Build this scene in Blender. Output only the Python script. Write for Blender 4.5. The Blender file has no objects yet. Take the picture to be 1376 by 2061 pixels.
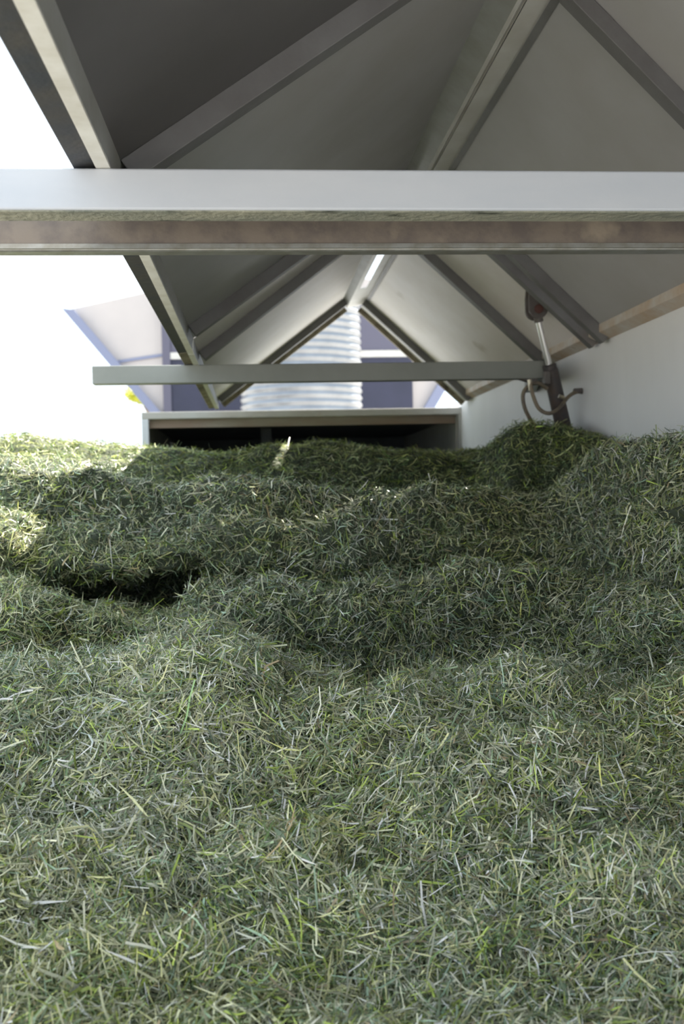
import bpy, math, random
import numpy as np
from mathutils import Vector, Matrix

random.seed(4); rng = np.random.default_rng(11)
scene = bpy.context.scene
H = 2.2                      # height of the lens above the yard; all builders use heights relative to the lens

# ------------------------------------------------------------------ camera, sky, sun, exposure
F, CX, CY = 2000.0, 688.0, 1030.5          # calibration of the photograph (1376 x 2061)
def calib(vp=(515, 990), roll=1.4):
    a = np.array([vp[0]-CX, CY-vp[1], -F]); a /= np.linalg.norm(a)
    r = math.radians(roll); b = np.array([-math.sin(r), math.cos(r), 0.]); b -= a*(a@b); b /= np.linalg.norm(b)
    return np.column_stack([np.cross(a, b), a, b])
M = calib()
def ray(px, py): return M.T@np.array([px-CX, CY-py, -F])
def PY(px, py, Y): d = ray(px, py); return tuple(d*Y/d[1])
def PX(px, py, X): d = ray(px, py); return tuple(d*X/d[0])

cd = bpy.data.cameras.new('camera'); cam = bpy.data.objects.new('camera', cd); scene.collection.objects.link(cam)
cd.sensor_fit = 'VERTICAL'; cd.sensor_height = 36; cd.lens = 36*F/2061
W = Matrix([list(M.T[i]) for i in range(3)]).to_4x4(); W.translation = (0, 0, H)
cam.matrix_world = W; cd.clip_start = .02; cd.clip_end = 500
cd.dof.use_dof = True; cd.dof.focus_distance = 2.05; cd.dof.aperture_fstop = 5.0
scene.camera = cam

world = bpy.data.worlds.new('sky'); scene.world = world; world.use_nodes = True
bg = world.node_tree.nodes['Background']; bg.inputs[0].default_value = (.80, .91, 1.0, 1); bg.inputs[1].default_value = 2.2
SUN = Vector((.53, .62, 1.0)).normalized()
sd = bpy.data.lights.new('sun', 'SUN'); sd.energy = 32; sd.color = (1, .93, .80); sd.angle = math.radians(.53)
so = bpy.data.objects.new('sun', sd); scene.collection.objects.link(so)
so.rotation_euler = SUN.to_track_quat('Z', 'Y').to_euler(); so.location = (2, 4, 12)
scene.view_settings.view_transform = 'Standard'; scene.view_settings.look = 'None'
scene.view_settings.gamma = 1; scene.view_settings.use_curve_mapping = False
scene.view_settings.exposure = -0.12
scene.cycles.max_bounces = 8; scene.cycles.diffuse_bounces = 5; scene.cycles.use_denoising = True

# ------------------------------------------------------------------ helpers
def tag(o, label=None, cat=None, group=None, kind=None):
    if label: o['label'] = label
    if cat: o['category'] = cat
    if group: o['group'] = group
    if kind: o['kind'] = kind
    return o
def empty(name, loc=(0, 0, 0)):
    o = bpy.data.objects.new(name, None); scene.collection.objects.link(o)
    o.location = (loc[0], loc[1], loc[2]+H); o.empty_display_size = .1; return o
class MB:
    def __init__(s): s.v = []; s.f = []
    def add(s, vs, fs):
        n = len(s.v); s.v += [tuple(map(float, v)) for v in vs]; s.f += [tuple(n+i for i in f) for f in fs]; return s
    def box(s, a, b):
        (x0, y0, z0), (x1, y1, z1) = a, b
        return s.add([(x0,y0,z0),(x1,y0,z0),(x1,y1,z0),(x0,y1,z0),(x0,y0,z1),(x1,y0,z1),(x1,y1,z1),(x0,y1,z1)],
                     [(0,3,2,1),(4,5,6,7),(0,1,5,4),(1,2,6,5),(2,3,7,6),(3,0,4,7)])
    def prism(s, prof, y0, y1):          # closed x-z outline run along y; y1/y0 may be lists per corner
        n = len(prof)
        Y0 = y0 if isinstance(y0, (list, tuple)) else [y0]*n; Y1 = y1 if isinstance(y1, (list, tuple)) else [y1]*n
        vs = [(x, Y0[i], z) for i, (x, z) in enumerate(prof)]+[(x, Y1[i], z) for i, (x, z) in enumerate(prof)]
        return s.add(vs, [tuple(range(n)), tuple(range(2*n-1, n-1, -1))]+[(i, i+n, (i+1) % n+n, (i+1) % n) for i in range(n)])
    def tube(s, pts, r, seg=14, cap=True):
        pts = [Vector(p) for p in pts]; n = len(pts); rs = r if isinstance(r, (list, tuple)) else [r]*n
        base = len(s.v); up = None
        for i, p in enumerate(pts):
            t = (pts[min(i+1, n-1)]-pts[max(i-1, 0)]).normalized()
            if up is None: up = t.orthogonal().normalized()
            up = (up-t*up.dot(t)).normalized(); w = t.cross(up)
            for k in range(seg):
                a = 2*math.pi*k/seg; s.v.append(tuple(p+(up*math.cos(a)+w*math.sin(a))*rs[i]))
        for i in range(n-1):
            for k in range(seg):
                a = base+i*seg+k; b = base+i*seg+(k+1) % seg; s.f.append((a, b, b+seg, a+seg))
        if cap: s.f.append(tuple(base+k for k in range(seg))[::-1]); s.f.append(tuple(base+(n-1)*seg+k for k in range(seg)))
        return s
    def lathe(s, prof, c, seg=96):       # prof = (r, z)
        base = len(s.v)
        for r, z in prof:
            for k in range(seg):
                a = 2*math.pi*k/seg; s.v.append((c[0]+r*math.cos(a), c[1]+r*math.sin(a), z))
        for i in range(len(prof)-1):
            for k in range(seg):
                a = base+i*seg+k; b = base+i*seg+(k+1) % seg; s.f.append((a, b, b+seg, a+seg))
        return s
    def build(s, name, mat, parent=None, smooth=False, bevel=0):
        me = bpy.data.meshes.new(name)
        off = Vector((0, 0, H)) - (parent_world(parent) if parent else Vector((0, 0, 0)))
        me.from_pydata([tuple(Vector(v)+off) for v in s.v], [], s.f); me.update()
        import bmesh
        b = bmesh.new(); b.from_mesh(me); bmesh.ops.recalc_face_normals(b, faces=b.faces); b.to_mesh(me); b.free()
        me.materials.append(mat)
        o = bpy.data.objects.new(name, me); scene.collection.objects.link(o)
        if parent: o.parent = parent
        if smooth:
            me.polygons.foreach_set('use_smooth', [True]*len(me.polygons))
            me.set_sharp_from_angle(angle=math.radians(40))
        if bevel:
            m = o.modifiers.new('bevel', 'BEVEL'); m.width = bevel; m.segments = 3; m.limit_method = 'ANGLE'
        return o
def parent_world(p):
    v = Vector((0, 0, 0))
    while p: v += p.location; p = p.parent
    return v
def smooth_path(pts, n=8):
    pts = [Vector(p) for p in pts]; P = [pts[0]*2-pts[1]]+pts+[pts[-1]*2-pts[-2]]; out = []
    for i in range(1, len(P)-2):
        for k in range(n):
            t = k/n; a, b, c, d = P[i-1:i+3]
            out.append(.5*((2*b)+(c-a)*t+(2*a-5*b+4*c-d)*t*t+(3*b-a-3*c+d)*t**3))
    out.append(pts[-1]); return out

def material(name, col, rough=.5, metal=0, col2=None, scale=3., detail=5., bump=0., bscale=40., spots=None, vor=None, lo=.35, hi=.65, stretch=(1,1,1), spec=.5):
    m = bpy.data.materials.new(name); m.use_nodes = True; nt = m.node_tree; N = nt.nodes; L = nt.links
    p = N['Principled BSDF']; p.inputs['Roughness'].default_value = rough; p.inputs['Metallic'].default_value = metal
    p.inputs['Specular IOR Level'].default_value = spec
    tc = N.new('ShaderNodeTexCoord'); mp = N.new('ShaderNodeMapping'); mp.inputs['Scale'].default_value = stretch
    L.new(tc.outputs['Object'], mp.inputs[0]); out = None
    def rgb(c): return (c[0], c[1], c[2], 1)
    if col2 is not None:
        if vor: n = N.new('ShaderNodeTexVoronoi'); n.inputs['Scale'].default_value = vor; o_ = n.outputs['Color']
        else: n = N.new('ShaderNodeTexNoise'); n.inputs['Scale'].default_value = scale; n.inputs['Detail'].default_value = detail; n.inputs['Roughness'].default_value = .6; o_ = n.outputs['Fac']
        L.new(mp.outputs[0], n.inputs['Vector'])
        r = N.new('ShaderNodeValToRGB'); r.color_ramp.elements[0].position = lo; r.color_ramp.elements[1].position = hi
        r.color_ramp.elements[0].color = rgb(col); r.color_ramp.elements[1].color = rgb(col2)
        L.new(o_, r.inputs[0]); out = r.outputs[0]
    if spots is not None:                # (colour, scale, threshold)
        n = N.new('ShaderNodeTexNoise'); n.inputs['Scale'].default_value = spots[1]; n.inputs['Detail'].default_value = 8; L.new(mp.outputs[0], n.inputs['Vector'])
        r = N.new('ShaderNodeValToRGB'); r.color_ramp.elements[0].position = spots[2]; r.color_ramp.elements[1].position = spots[2]+.12
        r.color_ramp.elements[0].color = (0,0,0,1); r.color_ramp.elements[1].color = (1,1,1,1); L.new(n.outputs['Fac'], r.inputs[0])
        mx = N.new('ShaderNodeMix'); mx.data_type = 'RGBA'; L.new(r.outputs[0], mx.inputs[0])
        if out: L.new(out, mx.inputs[6])
        else: mx.inputs[6].default_value = rgb(col)
        mx.inputs[7].default_value = rgb(spots[0]); out = mx.outputs[2]
    if out: L.new(out, p.inputs['Base Color'])
    else: p.inputs['Base Color'].default_value = rgb(col)
    if bump:
        n = N.new('ShaderNodeTexNoise'); n.inputs['Scale'].default_value = bscale; n.inputs['Detail'].default_value = 6; L.new(tc.outputs['Object'], n.inputs['Vector'])
        b = N.new('ShaderNodeBump'); b.inputs['Strength'].default_value = bump; b.inputs['Distance'].default_value = .01
        L.new(n.outputs['Fac'], b.inputs['Height']); L.new(b.outputs[0], p.inputs['Normal'])
    return m
MT = {}
MT['sheet_near'] = material('roof_sheet_dimmed', (.39,.385,.39), .5, col2=(.34,.33,.32), scale=2.2, bump=.08, bscale=6)  # near lid: same sheet steel, colour darkened for the dimmer light there
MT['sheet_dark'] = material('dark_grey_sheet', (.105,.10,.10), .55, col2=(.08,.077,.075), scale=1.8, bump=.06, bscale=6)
MT['sheet'] = material('roof_sheet_lit', (.80,.76,.765), .5, col2=(.70,.65,.62), scale=2.2, bump=.08, bscale=6, spots=((.42,.36,.28), 2.6, .66))  # far lid: same sheet steel, colour paled for the stronger light there
MT['ridge'] = material('ridge_steel', (.62,.61,.58), .45, col2=(.52,.50,.46), scale=5, bump=.05)
MT['rafter'] = material('rafter_steel', (.15,.148,.15), .5, col2=(.115,.11,.11), scale=6, bump=.1)
MT['eave'] = material('eave_steel', (.29,.295,.285), .45, col2=(.235,.235,.21), scale=8, bump=.1, spots=((.20,.16,.10), 14, .66))
MT['rubber'] = material('dark_seal', (.045,.05,.06), .6, col2=(.07,.065,.06), scale=12, bump=.2)
MT['dirty'] = material('weathered_seal', (.15,.125,.09), .75, col2=(.30,.26,.19), scale=16, bump=.5, bscale=60, spots=((.05,.045,.035), 9, .58))
MT['white'] = material('beam_paint', (.41,.435,.48), .42, col2=(.47,.485,.52), scale=4, bump=.06, bscale=30, spots=((.28,.28,.26), 26, .74), stretch=(.4,1,1.5))
MT['beam2'] = material('far_beam_paint', (.25,.26,.245), .5, col2=(.21,.22,.205), scale=3, bump=.05)
MT['green'] = material('mossy_underside', (.16,.17,.14), .8, col2=(.30,.29,.22), scale=9, bump=.7, bscale=70, spots=((.05,.055,.04), 22, .60), stretch=(.5,1,1))
MT['rusty'] = material('galvanised_brown', (.115,.095,.085), .5, metal=.15, col2=(.17,.14,.115), scale=14, detail=8, bump=.12, spots=((.24,.20,.155), 11, .60), lo=.4, hi=.6)
MT['lip'] = material('galvanised_lip', (.30,.30,.285), .32, metal=.5, col2=(.22,.21,.18), scale=30)
MT['pale'] = material('lit_underside', (.74,.73,.69), .45, col2=(.60,.58,.52), scale=14)  # light on the eave underside, put into the colour
MT['wall'] = material('wall_paint', (.76,.76,.77), .55, col2=(.70,.70,.705), scale=2, bump=.05, bscale=10, spots=((.50,.47,.43), 3.4, .68), stretch=(1,1,.35))
MT['railr'] = material('rusty_rail', (.52,.49,.45), .55, col2=(.44,.33,.23), scale=9, bump=.15, spots=((.34,.20,.10), 12, .64))
MT['cont'] = material('container_steel', (.34,.34,.33), .5, col2=(.29,.28,.26), scale=5, bump=.1, spots=((.30,.20,.14), 4, .66))
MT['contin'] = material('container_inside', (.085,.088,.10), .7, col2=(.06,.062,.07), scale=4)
MT['lintel'] = material('brown_lintel', (.24,.205,.165), .5, col2=(.20,.13,.09), scale=2.2, stretch=(1,1,4))
MT['concrete'] = material('yard_concrete', (.34,.335,.33), .85, col2=(.29,.285,.28), scale=1.2, bump=.3)
MT['silo'] = material('silo_galvanised', (.32,.335,.36), .38, metal=.85, col2=(.25,.265,.29), scale=3)
MT['hopper'] = material('hopper_paint', (.52,.475,.46), .7, col2=(.48,.44,.43), scale=1)
MT['hedge'] = material('hopper_flange', (.21,.23,.34), .6)
MT['navy'] = material('dark_blue_panel', (.032,.034,.068), .6, col2=(.025,.028,.055), scale=2)
MT['lilac'] = material('lilac_panel', (.105,.10,.145), .5)
MT['rod'] = material('chrome_rod', (.90,.90,.92), .30, metal=.9)
MT['barrel'] = material('barrel_paint', (.05,.048,.055), .38, col2=(.085,.06,.05), scale=14, bump=.1)
MT['hose'] = material('hose_rubber', (.10,.085,.07), .55, col2=(.20,.16,.11), scale=20)
MT['clevis'] = material('clevis_steel', (.13,.12,.115), .5, col2=(.09,.075,.07), scale=12, bump=.2)
MT['pin'] = material('rusty_pin', (.09,.035,.028), .55)
MT['brass'] = material('hose_fitting', (.42,.38,.30), .35, metal=.8)
MT['bark'] = material('bark', (.16,.12,.08), .9)
MT['leaf'] = material('bright_leaf', (.50,.52,.05), .5)

# numpy gradient noise
_perm = rng.permutation(256); _perm = np.concatenate([_perm, _perm, _perm]); _g = rng.normal(size=(256, 3)); _g /= np.linalg.norm(_g, axis=1)[:, None]
def pnoise(P, s=1., o=0.):
    P = np.asarray(P)*s+o; i = np.floor(P).astype(int); f = P-i; u = f*f*f*(f*(f*6-15)+10); i &= 255; r = 0
    for dx in (0, 1):
        for dy in (0, 1):
            for dz in (0, 1):
                h = _perm[_perm[_perm[(i[..., 0]+dx) & 255]+((i[..., 1]+dy) & 255)]+((i[..., 2]+dz) & 255)]
                d = ((f-np.array([dx, dy, dz]))*_g[h]).sum(-1)
                w = (u[..., 0] if dx else 1-u[..., 0])*(u[..., 1] if dy else 1-u[..., 1])*(u[..., 2] if dz else 1-u[..., 2])
                r = r+d*w
    return r

def dented_sheet(A, B, y0a, y0b, y1a, y1b, thick=.003, amp=.004, nu=40, nv=70, sag=0.):
    """sheet from eave point A to ridge point B (x,z); slanted ends allowed"""
    mb = MB(); A = np.array(A); B = np.array(B); d = B-A; n = np.array([-d[1], d[0]])/np.linalg.norm(d)
    if n[1] < 0: n = -n
    U, V = np.meshgrid(np.linspace(0, 1, nu), np.linspace(0, 1, nv), indexing='ij')
    X = A[0]+d[0]*U; Z = A[1]+d[1]*U; Y = (y0a+(y0b-y0a)*U)*(1-V)+(y1a+(y1b-y1a)*U)*V
    w = amp*(pnoise(np.stack([X, Y, Z], -1), 2.2, 5)+.5*pnoise(np.stack([X, Y, Z], -1), 5, 9))*np.sin(U*math.pi)**.5
    vs = []
    for t in (0, thick):
        vs += list(zip((X+n[0]*(w+t)).ravel(), Y.ravel(), (Z+n[1]*(w+t)).ravel()))
    q = lambda i, j, k: k*nu*nv+i*nv+j
    fs = [(q(i,j,k), q(i+1,j,k), q(i+1,j+1,k), q(i,j+1,k)) for k in (0, 1) for i in range(nu-1) for j in range(nv-1)]
    for i in range(nu-1):
        for j in (0, nv-1): fs.append((q(i,j,0), q(i+1,j,0), q(i+1,j,1), q(i,j,1)))
    for j in range(nv-1):
        for i in (0, nu-1): fs.append((q(i,j,0), q(i,j+1,0), q(i,j+1,1), q(i,j,1)))
    return mb.add(vs, fs)

# ------------------------------------------------------------------ structure
YN, YF = -.7, 6.85            # near and far end of the walled pit
g = MB().box((-60, -40, -H-.2), (60, 120, -H)).build('ground', MT['concrete']); tag(g, 'pale concrete yard', 'ground', kind='structure')
w = MB()
w.box((1.447, YN, -H), (1.49, 9.4, .603))
wr = w.build('wall_right', MT['wall'], bevel=.002); tag(wr, 'pale grey painted steel wall along the right side of the pit', 'wall', kind='structure')
w = MB(); w.box((-1.34, YN, -H), (-1.30, YF, -.22))
wl = w.build('wall_left', MT['wall']); tag(wl, 'low steel wall under the grass on the left', 'wall', kind='structure')
fl = MB().box((-1.30, YN, -1.56), (1.447, YF, -1.5)).build('floor', MT['cont']); tag(fl, 'steel floor of the pit under the grass', 'floor', kind='structure')

# ------------------------------------------------------------------ roof lids
L0, R1 = (-.235, .62), (1.447, .605)
def lid(name, label, y0, y1, rl, rr, L1, Rm, R0, slit=None, outer='rubber', endseal=False):
    t = empty(name, ((L1[0]), (y0+y1)/2, .6)); tag(t, label, 'roof')
    la, lb, ra, rb = y0, y0, y1, y1
    if slit: dented_sheet(L0, L1, y0, y0, y1, y1).build('roof_sheet', MT['sheet'], t, smooth=True)
    else:
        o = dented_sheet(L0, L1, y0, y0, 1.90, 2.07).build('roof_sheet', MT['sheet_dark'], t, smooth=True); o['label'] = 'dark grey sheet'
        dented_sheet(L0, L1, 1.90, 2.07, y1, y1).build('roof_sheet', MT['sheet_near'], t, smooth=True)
    dented_sheet(R1, R0, y0, y0, y1, y1).build('roof_sheet', MT['sheet' if slit else 'sheet_near'], t, smooth=True)
    # ridge: grey cheek plate and pale closing plate, the far one with an open slot
    th = .004
    MB().prism([L1, Rm, (Rm[0]+th, Rm[1]+th), (L1[0]+th, L1[1]+th)], y0, y1).build('ridge_cheek', MT['eave'], t)
    m = MB(); P = lambda u: (Rm[0]+(R0[0]-Rm[0])*u, Rm[1]+(R0[1]-Rm[1])*u)
    def strip(u0, u1, a, b, lift=0):
        p, q = P(u0), P(u1); m.prism([(p[0], p[1]+lift), (q[0], q[1]+lift), (q[0], q[1]+th+lift), (p[0], p[1]+th+lift)], a, b)
    if slit:
        strip(0, slit[2], y0, y1); strip(slit[3], 1, y0, y1); strip(slit[2], slit[3], y0, slit[0]); strip(slit[2], slit[3], slit[1], y1)
    else:
        strip(0, .12, y0, y1); strip(.12, .30, y0, y1, .008); strip(.30, 1, y0, y1)
        a, b = P(.12), P(.30); m.prism([a, (a[0]+.003, a[1]), (a[0]+.003, a[1]+.01), (a[0], a[1]+.01)], y0, y1); m.prism([b, (b[0]+.003, b[1]), (b[0]+.003, b[1]+.01), (b[0], b[1]+.01)], y0, y1)
    m.build('ridge_plate', MT['ridge'], t)
    if slit:
        pb = PY(720.5, 590, 6.35)
    # dark strip paints the shadow line where the right sheet meets the plate
    MB().prism([(R0[0]-.002, R0[1]-.006), (R0[0]+.014, R0[1]-.020), (R0[0]+.018, R0[1]-.014), (R0[0]+.002, R0[1])], y0, y1).build('shadow_strip', MT['rafter'], t)
    # rafters: (y, width, depth, material); they hang below the sheets
    dl = Vector((L1[0]-L0[0], 0, L1[1]-L0[1])).normalized(); nl = Vector((dl.z, 0, -dl.x))
    dr = Vector((R0[0]-R1[0], 0, R0[1]-R1[1])).normalized(); nr = Vector((-dr.z, 0, dr.x)); 
    if nl.z > 0: nl = -nl
    if nr.z > 0: nr = -nr
    for side, lst in (('L', rl), ('R', rr)):
        for (ya, yb, wd, dp, mt, lab) in lst:
            a, b, n = ((L0, L1, nl) if side == 'L' else (R1, R0, nr))
            prof = [a, b, (b[0]+n.x*dp, b[1]+n.z*dp), (a[0]+n.x*dp, a[1]+n.z*dp)]
            o = MB().prism(prof, [ya, yb, yb, ya], [ya+wd, yb+wd, yb+wd, ya+wd]).build('rafter' if mt == 'rafter' else 'seal_strip', MT[mt], t, bevel=.002)
            if lab: o['label'] = lab
    # left eave: box rail, underside with its light painted in, outer seal
    MB().prism([(-.235,.635),(-.235,.566),(-.240,.561),(-.252,.561),(-.257,.566),(-.257,.635)], y0, y1).build('eave_rail', MT['eave'], t, bevel=.002)
    o = MB().prism([(-.2575,.585),(-.2575,.566),(-.296,.560),(-.300,.566),(-.298,.585)], y0, y1).build('outer_seal', MT[outer], t)
    o['label'] = 'dark seal strip along the outer edge' if outer == 'rubber' else 'dirty brown seal strip along the outer edge'
    o = MB().box((-.258, y0, .5570), (-.234, y1, .5612)).build('eave_lit_underside', MT['pale'], t); o['label'] = 'underside of the rail, painted pale for the light on it'
    # right eave rail
    MB().prism([(1.398,.648),(1.398,.615),(1.446,.590),(1.446,.606)], y0, y1).build('eave_rail', MT['railr'], t, bevel=.002)
    return t
lid('roof_lid', 'near grey sheet steel gable roof lid, largest, above the pale front cross beam', YN, 4.03,
    [(1.88, 2.04, .05, .045, 'rafter', None), (3.72, 3.93, .05, .045, 'rafter', None)],
    [(2.40, 2.36, .05, .040, 'rafter', None), (3.93, 3.93, .05, .045, 'rafter', None), (3.99, 3.99, .03, .012, 'ridge', 'pale joint strip between the two lids')],
    (.625, 1.265), (.685, 1.222), (.775, 1.235))
lid('roof_lid', 'far sheet steel gable roof lid with an open slot at its ridge, before the silo', 4.04, 6.68,
    [(4.40, 4.40, .06, .045, 'rafter', None), (6.50, 6.50, .045, .045, 'rafter', None), (6.55, 6.55, .10, .035, 'ridge', 'pale galvanised edge channel'), (6.655, 6.655, .025, .065, 'dirty', 'brown edge strip')],
    [(4.06, 4.06, .05, .045, 'rafter', None), (4.74, 4.74, .055, .045, 'rafter', None), (6.50, 6.50, .045, .045, 'rafter', None), (6.55, 6.55, .10, .035, 'ridge', 'pale galvanised edge channel'), (6.655, 6.655, .025, .065, 'dirty', 'brown edge strip')],
    (.600, 1.250), (.638, 1.223), (.752, 1.245), slit=(5.12, 6.08, .22, .58), outer='dirty')

# ------------------------------------------------------------------ cross beams
bm = MB().box((-.82, 1.73, .486), (1.446, 1.795, .5565)).build('cross_beam', MT['white'], bevel=.004)
tag(bm, 'pale bluish painted box beam crossing the whole picture, nearest and uppermost', 'beam')
u = MB().box((-.82, 1.734, .4835), (1.445, 1.792, .4865)).build('underside_plate', MT['green']); u.parent = bm; u['label'] = 'mossy grey-green underside'
bb = MB(); bb.box((-.82, 1.946, .481), (1.446, 1.951, .556)).box((-.82, 1.946, .551), (1.446, 2.02, .556))
bb = bb.build('cross_beam', MT['rusty'], bevel=.001)
tag(bb, 'brown galvanised channel beam with a bright lower lip just behind the pale beam', 'beam')
lp = MB().box((-.82, 1.942, .472), (1.445, 1.947, .481)).tube([(-.82, 1.957, .474), (1.445, 1.957, .474)], .005, 10).box((-.82, 1.962, .470), (1.445, 1.99, .474)).build('lower_lip', MT['lip'], smooth=True); lp.parent = bb; lp['label'] = 'bright steel lower lip'
b2 = MB().box((-.691, 4.37, .4795), (1.300, 4.43, .5585)).build('cross_beam', MT['beam2'], bevel=.004)
tag(b2, 'grey painted box beam before the silo, far end of the pit, its left end free', 'beam')
br = MB(); br.v = [(1.24,4.43,.4795),(1.298,4.43,.4795),(1.446,5.02,.4795),(1.389,5.02,.4795),(1.24,4.43,.5585),(1.298,4.43,.5585),(1.446,5.02,.5585),(1.389,5.02,.5585)]
br.f = [(0,3,2,1),(4,5,6,7),(0,1,5,4),(1,2,6,5),(2,3,7,6),(3,0,4,7)]; br = br.build('wall_strut', MT['beam2']); br.parent = b2
br = MB().prism([(1.19,.4795),(1.268,.4795),(1.268,.455)], 4.37, 4.42).build('end_gusset', MT['clevis']); br.parent = b2; br['label'] = 'dark gusset under the right end'

# ------------------------------------------------------------------ hydraulic cylinder
T = Vector(PY(1079, 625, 4.22)); Bt = Vector(PY(1143, 900, 4.36)); ax = (Bt-T).normalized()
cyl = empty('hydraulic_cylinder', T); tag(cyl, 'slanting hydraulic cylinder with shining chrome rod and dark barrel beside the right wall', 'cylinder')
Lc = (Bt-T).length; J = T+ax*(.245)
MB().tube([T+ax*.03, J+ax*.03], .0145, 24).build('rod', MT['rod'], cyl, smooth=True)
MB().tube([J-ax*.004, J, J+ax*.02, J+ax*.022, Bt], [.026, .031, .031, .034, .036], 32).build('barrel', MT['barrel'], cyl, smooth=True)
# clevis: two side plates with a rounded foot, fixed to a base plate under the roof
cl = MB(); pe = []
dR = Vector((R1[0]-.752, 0, R1[1]-1.245)).normalized()
for dy in (-.034, .024):
    prof = []
    for k in range(9):
        a = math.pi*(1.05+.9*k/8); prof.append((T.x+.042*math.cos(a), T.z+.002+.042*math.sin(a)))
    prof += [(T.x+.062, T.z+.010), (T.x+.075, T.z+.012), (T.x+.045, T.z+.052), (T.x-.035, T.z+.115), (T.x-.042, T.z+.05)]
    cl.prism(prof, T.y+dy, T.y+dy+.01)
cl.build('clevis', MT['clevis'], cyl, bevel=.002)
MB().tube([T+Vector((0,-.045,0)), T+Vector((0,.045,0))], .019, 20).build('pin', MT['pin'], cyl, smooth=True, bevel=.002)
MB().tube([T+Vector((0,-.022,0)), T+Vector((0,.022,0))], .028, 24).tube([T, T+ax*.05], .02, 20).build('rod_eye', MT['clevis'], cyl, smooth=True)
# pressure lug on barrel
q = T+ax*.30
MB().box((q.x-.045, q.y-.045, q.z-.035), (q.x-.02, q.y-.01, q.z+.02)).build('port_block', MT['clevis'], cyl, bevel=.003)
h1 = [PY(1066,768,4.20), PY(1072,795,4.19), PY(1084,822,4.19), PY(1104,832,4.18), PY(1124,822,4.20), PY(1142,800,4.25)]+[PY(1155,791,4.28), PX(1167,787,1.438)]
o = MB().tube(smooth_path(h1), .0085, 12).build('hydraulic_hose', MT['hose'], cyl, smooth=True); o['label'] = 'brown hose running to the wall'
wf = Vector(h1[-1]); MB().tube([wf-Vector((.03,.012,0)), wf+Vector((.009,0,0))], [.011, .014], 10).build('wall_fitting', MT['clevis'], o, smooth=True)
MB().tube([Vector(PY(1065,764,4.20)), Vector(PY(1068,786,4.20))], .010, 10).build('pale_fitting', MT['brass'], o, smooth=True)
h2 = [PY(1100,782,4.24), PY(1086,772,4.22), PY(1070,773,4.22), PY(1055,786,4.22), PY(1052,803,4.22), PY(1057,825,4.22), PY(1068,846,4.24), PY(1085,875,4.26)]
o = MB().tube(smooth_path(h2), .0085, 12).build('hydraulic_hose', MT['hose'], cyl, smooth=True); o['label'] = 'dark hose looping down into the grass'
MB().tube([Vector(PY(1124,797,4.20)), Vector(PY(1135,801,4.20))], .009, 8).build('hose_clip', MT['brass'], cyl, smooth=True)

# ------------------------------------------------------------------ container at the end of the pit
ct = empty('steel_container', (.34, 8, -H)); tag(ct, 'low dark open-fronted steel container at the far end of the pit, half hidden by grass', 'container')
xl, xr = -.765, 1.4465
MB().box((xl, YF+.03, .512), (xr, YF+.10, .560)).build('top_rail', MT['cont'], ct, bevel=.004)
MB().box((xl+.045, YF+.10, .455), (xr-.02, YF+.16, .520)).build('lintel', MT['lintel'], ct)
MB().box((xl, YF+.03, -H), (xl+.045, YF+.09, .512)).build('corner_post', MT['white'], ct, bevel=.004)
MB().box((xr-.02, YF+.03, -H), (xr, YF+.09, .512)).build('corner_post', MT['cont'], ct)
MB().box((xl, YF+.09, -H), (xl+.03, 9.4, .50)).build('side_panel', MT['cont'], ct)
MB().box((xr-.03, YF+.09, -H), (xr, 9.4, .50)).build('side_panel', MT['cont'], ct)
MB().box((xl, YF+.16, .50), (xr, 9.4, .53)).build('top_panel', MT['white'], ct)
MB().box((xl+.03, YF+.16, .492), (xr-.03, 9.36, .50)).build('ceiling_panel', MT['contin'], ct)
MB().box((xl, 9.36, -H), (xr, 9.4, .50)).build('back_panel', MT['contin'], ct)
MB().box((.05, YF+.9, -H), (.13, YF+.98, .50)).build('inner_post', MT['contin'], ct)

# ------------------------------------------------------------------ silo
cS = Vector(PY(606, 780, 15.)); rS = .905
sl = empty('silo', (cS.x, cS.y, -H)); tag(sl, 'shiny corrugated round metal silo behind the roof gable', 'silo')
prof = []; z = -H; k = 0
while z < 4.2: prof.append((rS+.014*math.cos(k*math.pi/3), z)); z += .105/6; k += 1
MB().lathe(prof, cS, 128).build('silo_wall', MT['silo'], sl, smooth=True)
MB().lathe([(rS+.05, 4.18), (rS+.05, 4.22), (.25, 4.9), (.22, 5.0), (0.001, 5.02)], cS, 64).build('silo_roof', MT['silo'], sl, smooth=False)
MB().lathe([(rS+.05, -H), (rS+.05, -H+.12), (rS, -H+.12)], cS, 64).build('silo_base_ring', MT['cont'], sl)

# ------------------------------------------------------------------ gabled bin behind the silo, flared sides
YH = 18.
c = lambda px, py, Y=YH: (PY(px, py, Y)[0], PY(px, py, Y)[2])
eL, bL = c(130, 625), c(291, 815); eR, bR = c(993, 612), c(873, 817)
cxm = (eL[0]+eR[0])/2; pk = (cxm, eL[1]+.62*1.35)
def down(e, b, z): t = (z-e[1])/(b[1]-e[1]); return (e[0]+(b[0]-e[0])*t, z)
hb = empty('feed_bin', (cxm, YH+1.5, -H)); tag(hb, 'pale steel bin with slanting flared sides and bluish edge flanges behind the silo', 'bin')
zb = -.2
MB().prism([eL, pk, eR, down(eR, bR, zb), down(eL, bL, zb)], YH, YH+3).build('bin_body', MT['hopper'], hb)
for e, b, s in ((eL, bL, 1), (eR, bR, -1)):
    d = down(e, b, zb); wv = .13*s*1.35
    MB().prism([(e[0]-s*.02, e[1]+.01), (e[0]+wv*1.1, e[1]-.02), (d[0]+wv, d[1]), (d[0]-s*.02, d[1])], YH-.16, YH+.0).build('edge_flange', MT['hedge'], hb)
rc = c(330, 714); rl_ = c(235, 728)
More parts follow.
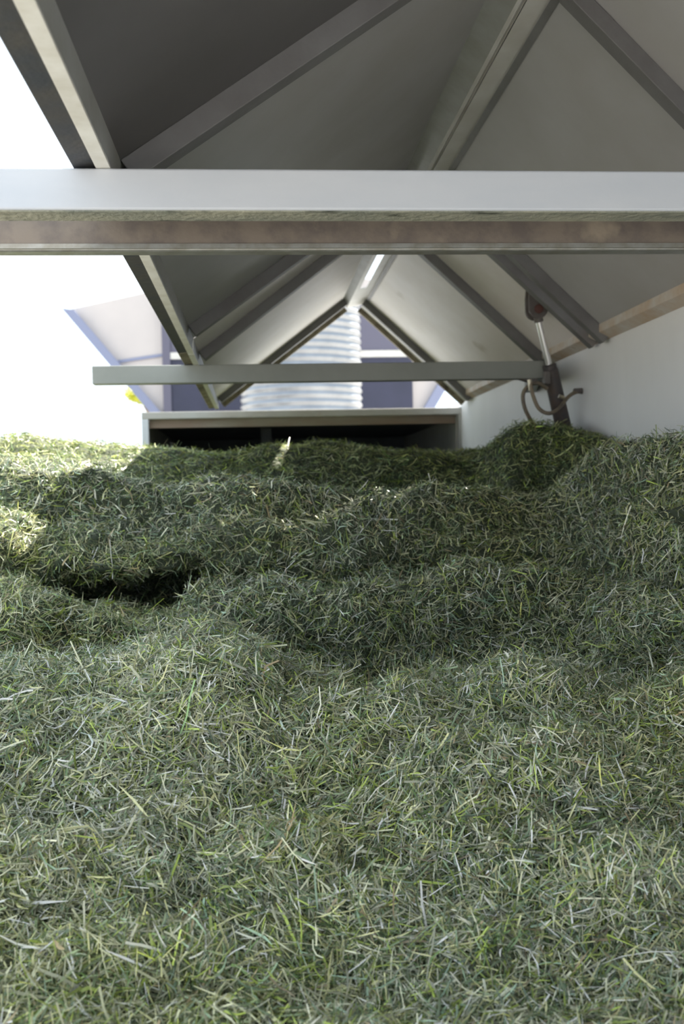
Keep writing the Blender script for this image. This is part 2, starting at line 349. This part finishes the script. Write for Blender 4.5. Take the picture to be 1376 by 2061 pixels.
MB().prism([(rl_[0], rl_[1]+.02), (rc[0], rc[1]+.02), (rc[0], rc[1]-.03), (rl_[0], rl_[1]-.03)], YH-.03, YH).build('seam_rib', MT['hedge'], hb)
a0, a1 = c(329, 780), c(829, 780); hz = c(560, 722)[1]
MB().box((a0[0], YH-.10, zb), (a0[0]+.14, YH-.005, hz+1.15)).build('door_post', MT['lilac'], hb)
MB().box((a0[0]+.14, YH-.06, zb), (a1[0], YH-.005, hz)).build('lower_door', MT['navy'], hb)
MB().box((a0[0]+.14, YH-.06, hz+.12), (a1[0], YH-.005, hz+1.2)).build('upper_door', MT['lilac'], hb)
o = MB().box((a0[0]+.14, YH-.09, hz), (a1[0], YH-.02, hz+.12)).build('door_rail', MT['ridge'], hb)
for x in (-2.2, 2.6):
    for y in (YH+.3, YH+2.7):
        MB().box((x-.06+.3, y-.06, -H), (x+.06+.3, y+.06, zb+.4)).build('leg', MT['cont'], hb)

# ------------------------------------------------------------------ tree far left behind the bin
tc_ = Vector(PY(268, 793, 24.)); tr = empty('tree', (tc_.x, tc_.y, -H)); tag(tr, 'sunlit yellow-green tree top left of the bin, below the free beam end', 'tree')
tx = PY(305, 793, 24.)[0]
MB().tube([(tx, tc_.y, -H), (tx+.03, tc_.y, .8), (tx-.05, tc_.y, 1.9), (tc_.x+.15, tc_.y, tc_.z-.1)], [.10, .08, .05, .02], 10).build('trunk', MT['bark'], tr)
lv = MB()
for i in range(1500):
    d = Vector(rng.normal(size=3)).normalized()*(rng.random()**.4); p = Vector((tc_.x+.22+d.x*.40-d.z*.16, tc_.y+d.y*.4, tc_.z-.04+d.z*.25))
    a = Vector(rng.normal(size=3)).normalized(); b = a.orthogonal().normalized(); s = .045
    lv.add([p-a*s, p+b*s*.5, p+a*s, p-b*s*.5], [(0, 1, 2, 3)])
lv.build('foliage', MT['leaf'], tr)

# ------------------------------------------------------------------ the grass heap
cols = [-300,   0,  60, 150, 250, 350, 450, 560, 650, 750, 850, 950, 990,1030,1100,1180,1260,1376,1650]
cA =   [1295,1295,1292,1290,1275,1268,1280,1312,1335,1345,1345,1330,1320,1312,1305,1320,1350,1378,1380]
cB =   [1170,1170,1180,1215,1225,1205,1190,1180,1165,1160,1155,1150,1150,1150,1160,1178,1185,1175,1170]
cM =   [1040,1040,1050,1070,1095,1090,1080,1075,1075,1078,1072,1068,1068,1070,1066,1046,1024,1010,1005]
dM =   [   0,   0,   0,   0,   0,   0,   0,   0,   0,   0,   0,   0,   5,  12,  30,  34,  34,  30,  30]
cC =   [ 905, 915, 922, 930, 965, 975, 975, 970, 985, 997, 990, 978, 985,1002,1005, 935, 888, 866, 850]
cD =   [ 870, 888, 882, 894, 897, 900, 912, 896, 910, 908, 918, 920, 896, 862, 858, 872, 890, 890, 880]
cE =   [ 905, 905, 900, 905, 910, 912, 915, 905, 889, 900, 914, 908, 900, 880, 890, 890, 900, 900, 900]
ctrl = []
for i, px in enumerate(cols):
    A, B, Md, C, D, E_ = cA[i], cB[i], cM[i], cC[i], cD[i], cE[i]
    r = [(3600, .55), (2550, .95), (2061, 1.22), (1800, 1.42), (1560, 1.66), ((1560+A)/2-20, 1.88), (A, 2.12), (A+85, 2.36), (A+14, 2.54), ((A+B)/2, 2.60), (B+12, 2.70), (B, 2.84)]
    dd = np.interp(px, [950, 1030], [.46, 0])
    if 150 <= px <= 350 or px <= 0: r += [(B+10, 3.50), (B-62, 3.36), (B-75, 3.02)]
    else: r += [(B+34, 3.08), (B-12, 3.12), (B-45, 3.12)]
    r += [(Md, 3.17), (Md+dM[i]-(0 if dM[i] else 25), 3.27), (C+10+dM[i]*.5, 3.36), (C, 3.48), (C+42, 3.74+dd*.5), ((C+D)/2+12, 3.97+dd*.75), (D+6, 4.12+dd*.9), (D, 4.24+dd), (D+14, 4.65+dd)]
    r += [(E_+6, 5.3), (E_, 5.55), (max(E_+14, 905), 5.9), (max(E_+20, 915), 6.80), (max(E_+90, 1060), 7.05)]
    f = np.interp(px, [1100, 1180, 1260, 1376, 1650], [1, .97, .88, .78, .62])
    ctrl.append([PY(px, y, Y*(1-(1-f)*min(1, max(0, (Y-1.5)/1.5)))) for y, Y in r])
ctrl = np.array(ctrl)                                   # (cols, rows, 3)
def catmull(P, ts, axis):
    P = np.moveaxis(P, axis, 0); n = len(P); i = np.clip(np.floor(ts).astype(int), 0, n-2); t = (ts-i).reshape(-1, *([1]*(P.ndim-1)))
    a = P[np.clip(i-1, 0, n-1)]; b = P[i]; c_ = P[i+1]; d = P[np.clip(i+2, 0, n-1)]
    r = .5*(2*b+(c_-a)*t+(2*a-5*b+4*c_-d)*t*t+(3*b-a-3*c_+d)*t**3)
    lin = b+(c_-b)*t
    return np.moveaxis(.75*r+.25*lin, 0, axis)
NU, NV = 330, 620
S = catmull(ctrl, np.linspace(0, len(cols)-1, NU), 0); S = catmull(S, np.linspace(0, ctrl.shape[1]-1, NV), 1)
def grid_normals(S):
    du = np.gradient(S, axis=0); dv = np.gradient(S, axis=1); n = np.cross(du, dv); n /= np.linalg.norm(n, axis=-1)[..., None]+1e-9; return n
Nn = grid_normals(S)
disp = .10*pnoise(S, 2.6, 3.3)+.085*pnoise(S*np.array([.75,1,1.3]), 6., 7.1)+.045*np.abs(pnoise(S*np.array([.7,1,1.3]), 11., 1.7))*2-.03+.03*pnoise(S, 24., 2.2)
fade = np.clip((S[..., 1]-.8)/.5, 0, 1); far = 1-.55*np.clip((S[..., 1]-3.0)/1.0, 0, 1)
disp = disp*(1-.55*np.clip((S[..., 0]-.65)/.3, 0, 1)*np.clip((S[..., 1]-2.1)/.4, 0, 1))
S = S+Nn*(disp*fade*far)[..., None]
def pit(px, py, r, dep, sx=1.6):
    global S
    d = ray(px, py); d = d/np.linalg.norm(d); rel = S-(S@d)[..., None]*d
    dist = np.linalg.norm(rel, axis=-1)/np.maximum(np.linalg.norm(S, axis=-1), .3); c0 = S[np.unravel_index(np.argmin(dist+.0004*S[..., 1]), dist.shape)]
    q = (S-c0)/np.array([r*sx, r, r*.8]); w_ = np.exp(-(q**2).sum(-1))
    q2 = (S-c0-np.array([0, .3*r, r*1.5]))/np.array([r*sx, r, r*.8]); w2 = np.exp(-(q2**2).sum(-1))
    S = S-Nn*(w_*dep-w2*dep*.45)[..., None]
for a in [(430,1830,.05,.07),(320,1985,.045,.06),(800,1660,.06,.07),(880,1760,.05,.06),(570,1590,.05,.06),(1180,1850,.055,.07),(1340,1560,.05,.05),(150,1600,.05,.05),
          (960,1260,.09,.10),(640,1305,.09,.09),(1110,1150,.07,.04),(20,1110,.06,.05),(90,1275,.06,.06),(1310,1350,.07,.08),(980,1930,.05,.06),(1060,1040,.08,.03)]: pit(*a)
S[..., 0] = np.clip(S[..., 0], -1.28, 1.425)
nearm = S[..., 1] < YN+.05
Nn = grid_normals(S)
# base surface + blades in one mesh
verts = [(S-Nn*(.018*np.clip((2.7-S[..., 1])/.4, 0, 1))[..., None]).reshape(-1, 3)]
idx = np.arange(NU*NV).reshape(NU, NV)
quads = [np.stack([idx[:-1, :-1], idx[1:, :-1], idx[1:, 1:], idx[:-1, 1:]], -1).reshape(-1, 4)]
baseN = NU*NV
a_, b_, c__, d_ = S[:-1, :-1], S[1:, :-1], S[1:, 1:], S[:-1, 1:]
area = np.linalg.norm(np.cross(c__-a_, d_-b_), axis=-1)*.5
Yc = a_[..., 1]
camd = -a_/np.linalg.norm(a_, axis=-1)[..., None]; facing = (Nn[:-1, :-1]*camd).sum(-1)
pxs = 515+2000*a_[..., 0]/np.maximum(Yc, .1)
vis = ((pxs > -160) & (pxs < 1560)).astype(float)*.93+.07
dens = 100000/np.maximum(Yc/1.25, .9)**1.35*np.where(Yc < .95, .25, 1)*vis*np.clip(.55+facing, .35, 1.2)
wts = (area*dens).ravel(); NB = int(min(wts.sum(), 520000)); print('blades', NB, wts.sum())
pick = rng.choice(len(wts), NB, p=wts/wts.sum()); pi, pj_ = np.unravel_index(pick, area.shape)
u = rng.random(NB)[:, None]; v = rng.random(NB)[:, None]
P0 = (S[pi, pj_]*(1-u)*(1-v)+S[pi+1, pj_]*u*(1-v)+S[pi+1, pj_+1]*u*v+S[pi, pj_+1]*(1-u)*v)
N0 = Nn[pi, pj_]*np.where(facing[pi, pj_] < -.12, -1, 1)[:, None]
flow = np.stack([pnoise(P0, 4.5, 11), pnoise(P0, 4.5, 31)*.6, pnoise(P0, 4.5, 51)], -1)*2.2
T0 = flow+rng.normal(size=(NB, 3))*.8
T0 -= N0*(T0*N0).sum(1)[:, None]; T0 /= np.linalg.norm(T0, axis=1)[:, None]
tilt = rng.normal(0, .33, NB)+.08
stick = rng.random(NB) < .05; tilt = np.where(stick, rng.uniform(.3, 1.2, NB), tilt)
Tt = T0*np.cos(tilt)[:, None]+N0*np.sin(tilt)[:, None]
ln = np.exp(rng.normal(math.log(.034), .48, NB)); ln = np.clip(ln, .010, .12)
wd = np.clip(np.exp(rng.normal(math.log(.0019), .38, NB)), .0009, .0060)
strawy = rng.random(NB) < np.interp(P0[:, 1], [2.0, 3.2], [.13, .04]); big = rng.random(NB) < .012; ln = np.where(big, rng.uniform(.06, .11, NB), ln); wd = np.where(big, rng.uniform(.0025, .0045, NB), wd)
wd = wd*(1+.10*np.clip(P0[:, 1]-2.5, 0, 3))             # matted strands further back
rot = rng.normal(0, .75, NB); W0 = np.cross(Tt, N0); W0 /= np.linalg.norm(W0, axis=1)[:, None]+1e-9; Nb = np.cross(W0, Tt)
Wd = W0*np.cos(rot)[:, None]+Nb*np.sin(rot)[:, None]; Nb = np.cross(Wd, Tt)
off = rng.uniform(-.030, .020, NB)*np.clip(1, .4, 1)
C0 = P0+N0*off[:, None]
chaff = rng.random(NB) < .22; ln = np.where(chaff, ln*.45, ln)
ln = np.where(strawy, rng.uniform(.022, .055, NB), ln); wd = np.where(strawy, rng.uniform(.0012, .0028, NB), wd); big_or = big | strawy
soft = np.where(big_or, .25, 1.)
bend = rng.normal(0, .16, NB)*ln*soft; side = rng.normal(0, .10, NB)*ln*soft
taper0 = np.where(rng.random(NB) < .5, .25, .85); taper1 = np.where(rng.random(NB) < .6, .15, .9)
ts = np.array([-.5, -.17, .17, .5]); bv = []
kink = rng.normal(0, .035, (NB, 4))*soft[:, None]
off = np.where(strawy, rng.uniform(.0, .022, NB), off); C0 = P0+N0*off[:, None]
for k, t in enumerate(ts):
    ctr = C0+Tt*(t*ln)[:, None]+Nb*((t*t*4)*bend+kink[:, k]*ln*.6)[:, None]+Wd*((t*t*4)*side+kink[:, 3-k]*ln*.5)[:, None]
    wk = wd*(taper0 if k == 0 else taper1 if k == 3 else 1)*.5
    bv += [ctr-Wd*wk[:, None], ctr+Wd*wk[:, None]]
bv = np.stack(bv, 1)                                     # NB, 8, 3
bv[..., 0] = np.minimum(bv[..., 0], 1.442)
verts.append(bv.reshape(-1, 3))
bi = baseN+np.arange(NB)[:, None]*8
for k in range(3): quads.append(np.stack([bi[:, 0]+2*k, bi[:, 0]+2*k+1, bi[:, 0]+2*k+3, bi[:, 0]+2*k+2], -1))
V = np.concatenate(verts); V[:, 2] += H; Q = np.concatenate(quads).astype(np.int32)
me = bpy.data.meshes.new('cut_grass'); me.vertices.add(len(V)); me.vertices.foreach_set('co', V.ravel().astype(np.float32))
me.loops.add(Q.size); me.loops.foreach_set('vertex_index', Q.ravel()); me.polygons.add(len(Q))
me.polygons.foreach_set('loop_start', np.arange(0, Q.size, 4, dtype=np.int32)); 
mi = np.ones(len(Q), np.int32); mi[:len(quads[0])] = 0; me.polygons.foreach_set('material_index', mi)
sm = np.zeros(len(Q), bool); sm[:] = True; me.polygons.foreach_set('use_smooth', sm)
pal = np.array([[.175,.225,.135],[.085,.135,.055],[.40,.40,.22],[.56,.57,.42],[.26,.33,.075],[.20,.28,.21],[.24,.19,.12],[.30,.31,.24],[.12,.17,.11]])
pw = np.array([.20,.14,.15,.085,.10,.08,.04,.15,.06]); pw /= pw.sum()
ci = rng.choice(len(pal), NB, p=pw); straw = (pnoise(P0, 1.3, 71)+.35*np.exp(-((P0[:, 0]+.15)**2/.1+(P0[:, 1]-1.95)**2/.12))) > .22
sw = straw & (rng.random(NB) < .28); ci = np.where(sw, rng.choice([2, 3, 7], NB), ci); ci = np.where(big | strawy, rng.choice([2, 3, 3, 4, 7], NB), ci)
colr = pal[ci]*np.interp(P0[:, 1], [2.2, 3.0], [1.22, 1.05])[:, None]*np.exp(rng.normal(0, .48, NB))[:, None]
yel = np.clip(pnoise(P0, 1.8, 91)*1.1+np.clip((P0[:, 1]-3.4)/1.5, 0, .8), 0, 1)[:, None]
back_shade = np.clip((P0[:, 1]-3.3)/.7, 0, 1)[:, None]; colr = colr*(1-back_shade*np.array([.30, .22, .38]))  # shade of the back mounds put into the strand colour
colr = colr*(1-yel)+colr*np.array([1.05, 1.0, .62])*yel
col = np.ones((len(V), 4), np.float32); col[:baseN, :3] = (.03, .04, .02); col[baseN:, :3] = np.repeat(np.clip(colr, 0, .8), 8, axis=0)  # base nearly black: shade in the gaps painted into its colour
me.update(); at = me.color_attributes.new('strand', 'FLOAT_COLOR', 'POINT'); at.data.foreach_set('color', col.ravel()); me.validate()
def grass_mat(name, trans):
    m = bpy.data.materials.new(name); m.use_nodes = True; nt = m.node_tree; N = nt.nodes; L = nt.links; p = N['Principled BSDF']
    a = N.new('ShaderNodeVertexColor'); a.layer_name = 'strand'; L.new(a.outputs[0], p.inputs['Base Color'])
    p.inputs['Roughness'].default_value = .42; p.inputs['Specular IOR Level'].default_value = .6
    if trans:
        t = N.new('ShaderNodeBsdfTranslucent'); L.new(a.outputs[0], t.inputs[0]); mx = N.new('ShaderNodeMixShader'); mx.inputs[0].default_value = .16
        L.new(p.outputs[0], mx.inputs[1]); L.new(t.outputs[0], mx.inputs[2]); L.new(mx.outputs[0], N['Material Output'].inputs[0])
    else: p.inputs['Roughness'].default_value = .9
    return m
me.materials.append(grass_mat('shaded_base', False)); me.materials.append(grass_mat('grass_strands', True))
go = bpy.data.objects.new('cut_grass', me); scene.collection.objects.link(go)
tag(go, 'deep heap of freshly cut green grass filling the pit', 'grass', kind='stuff')
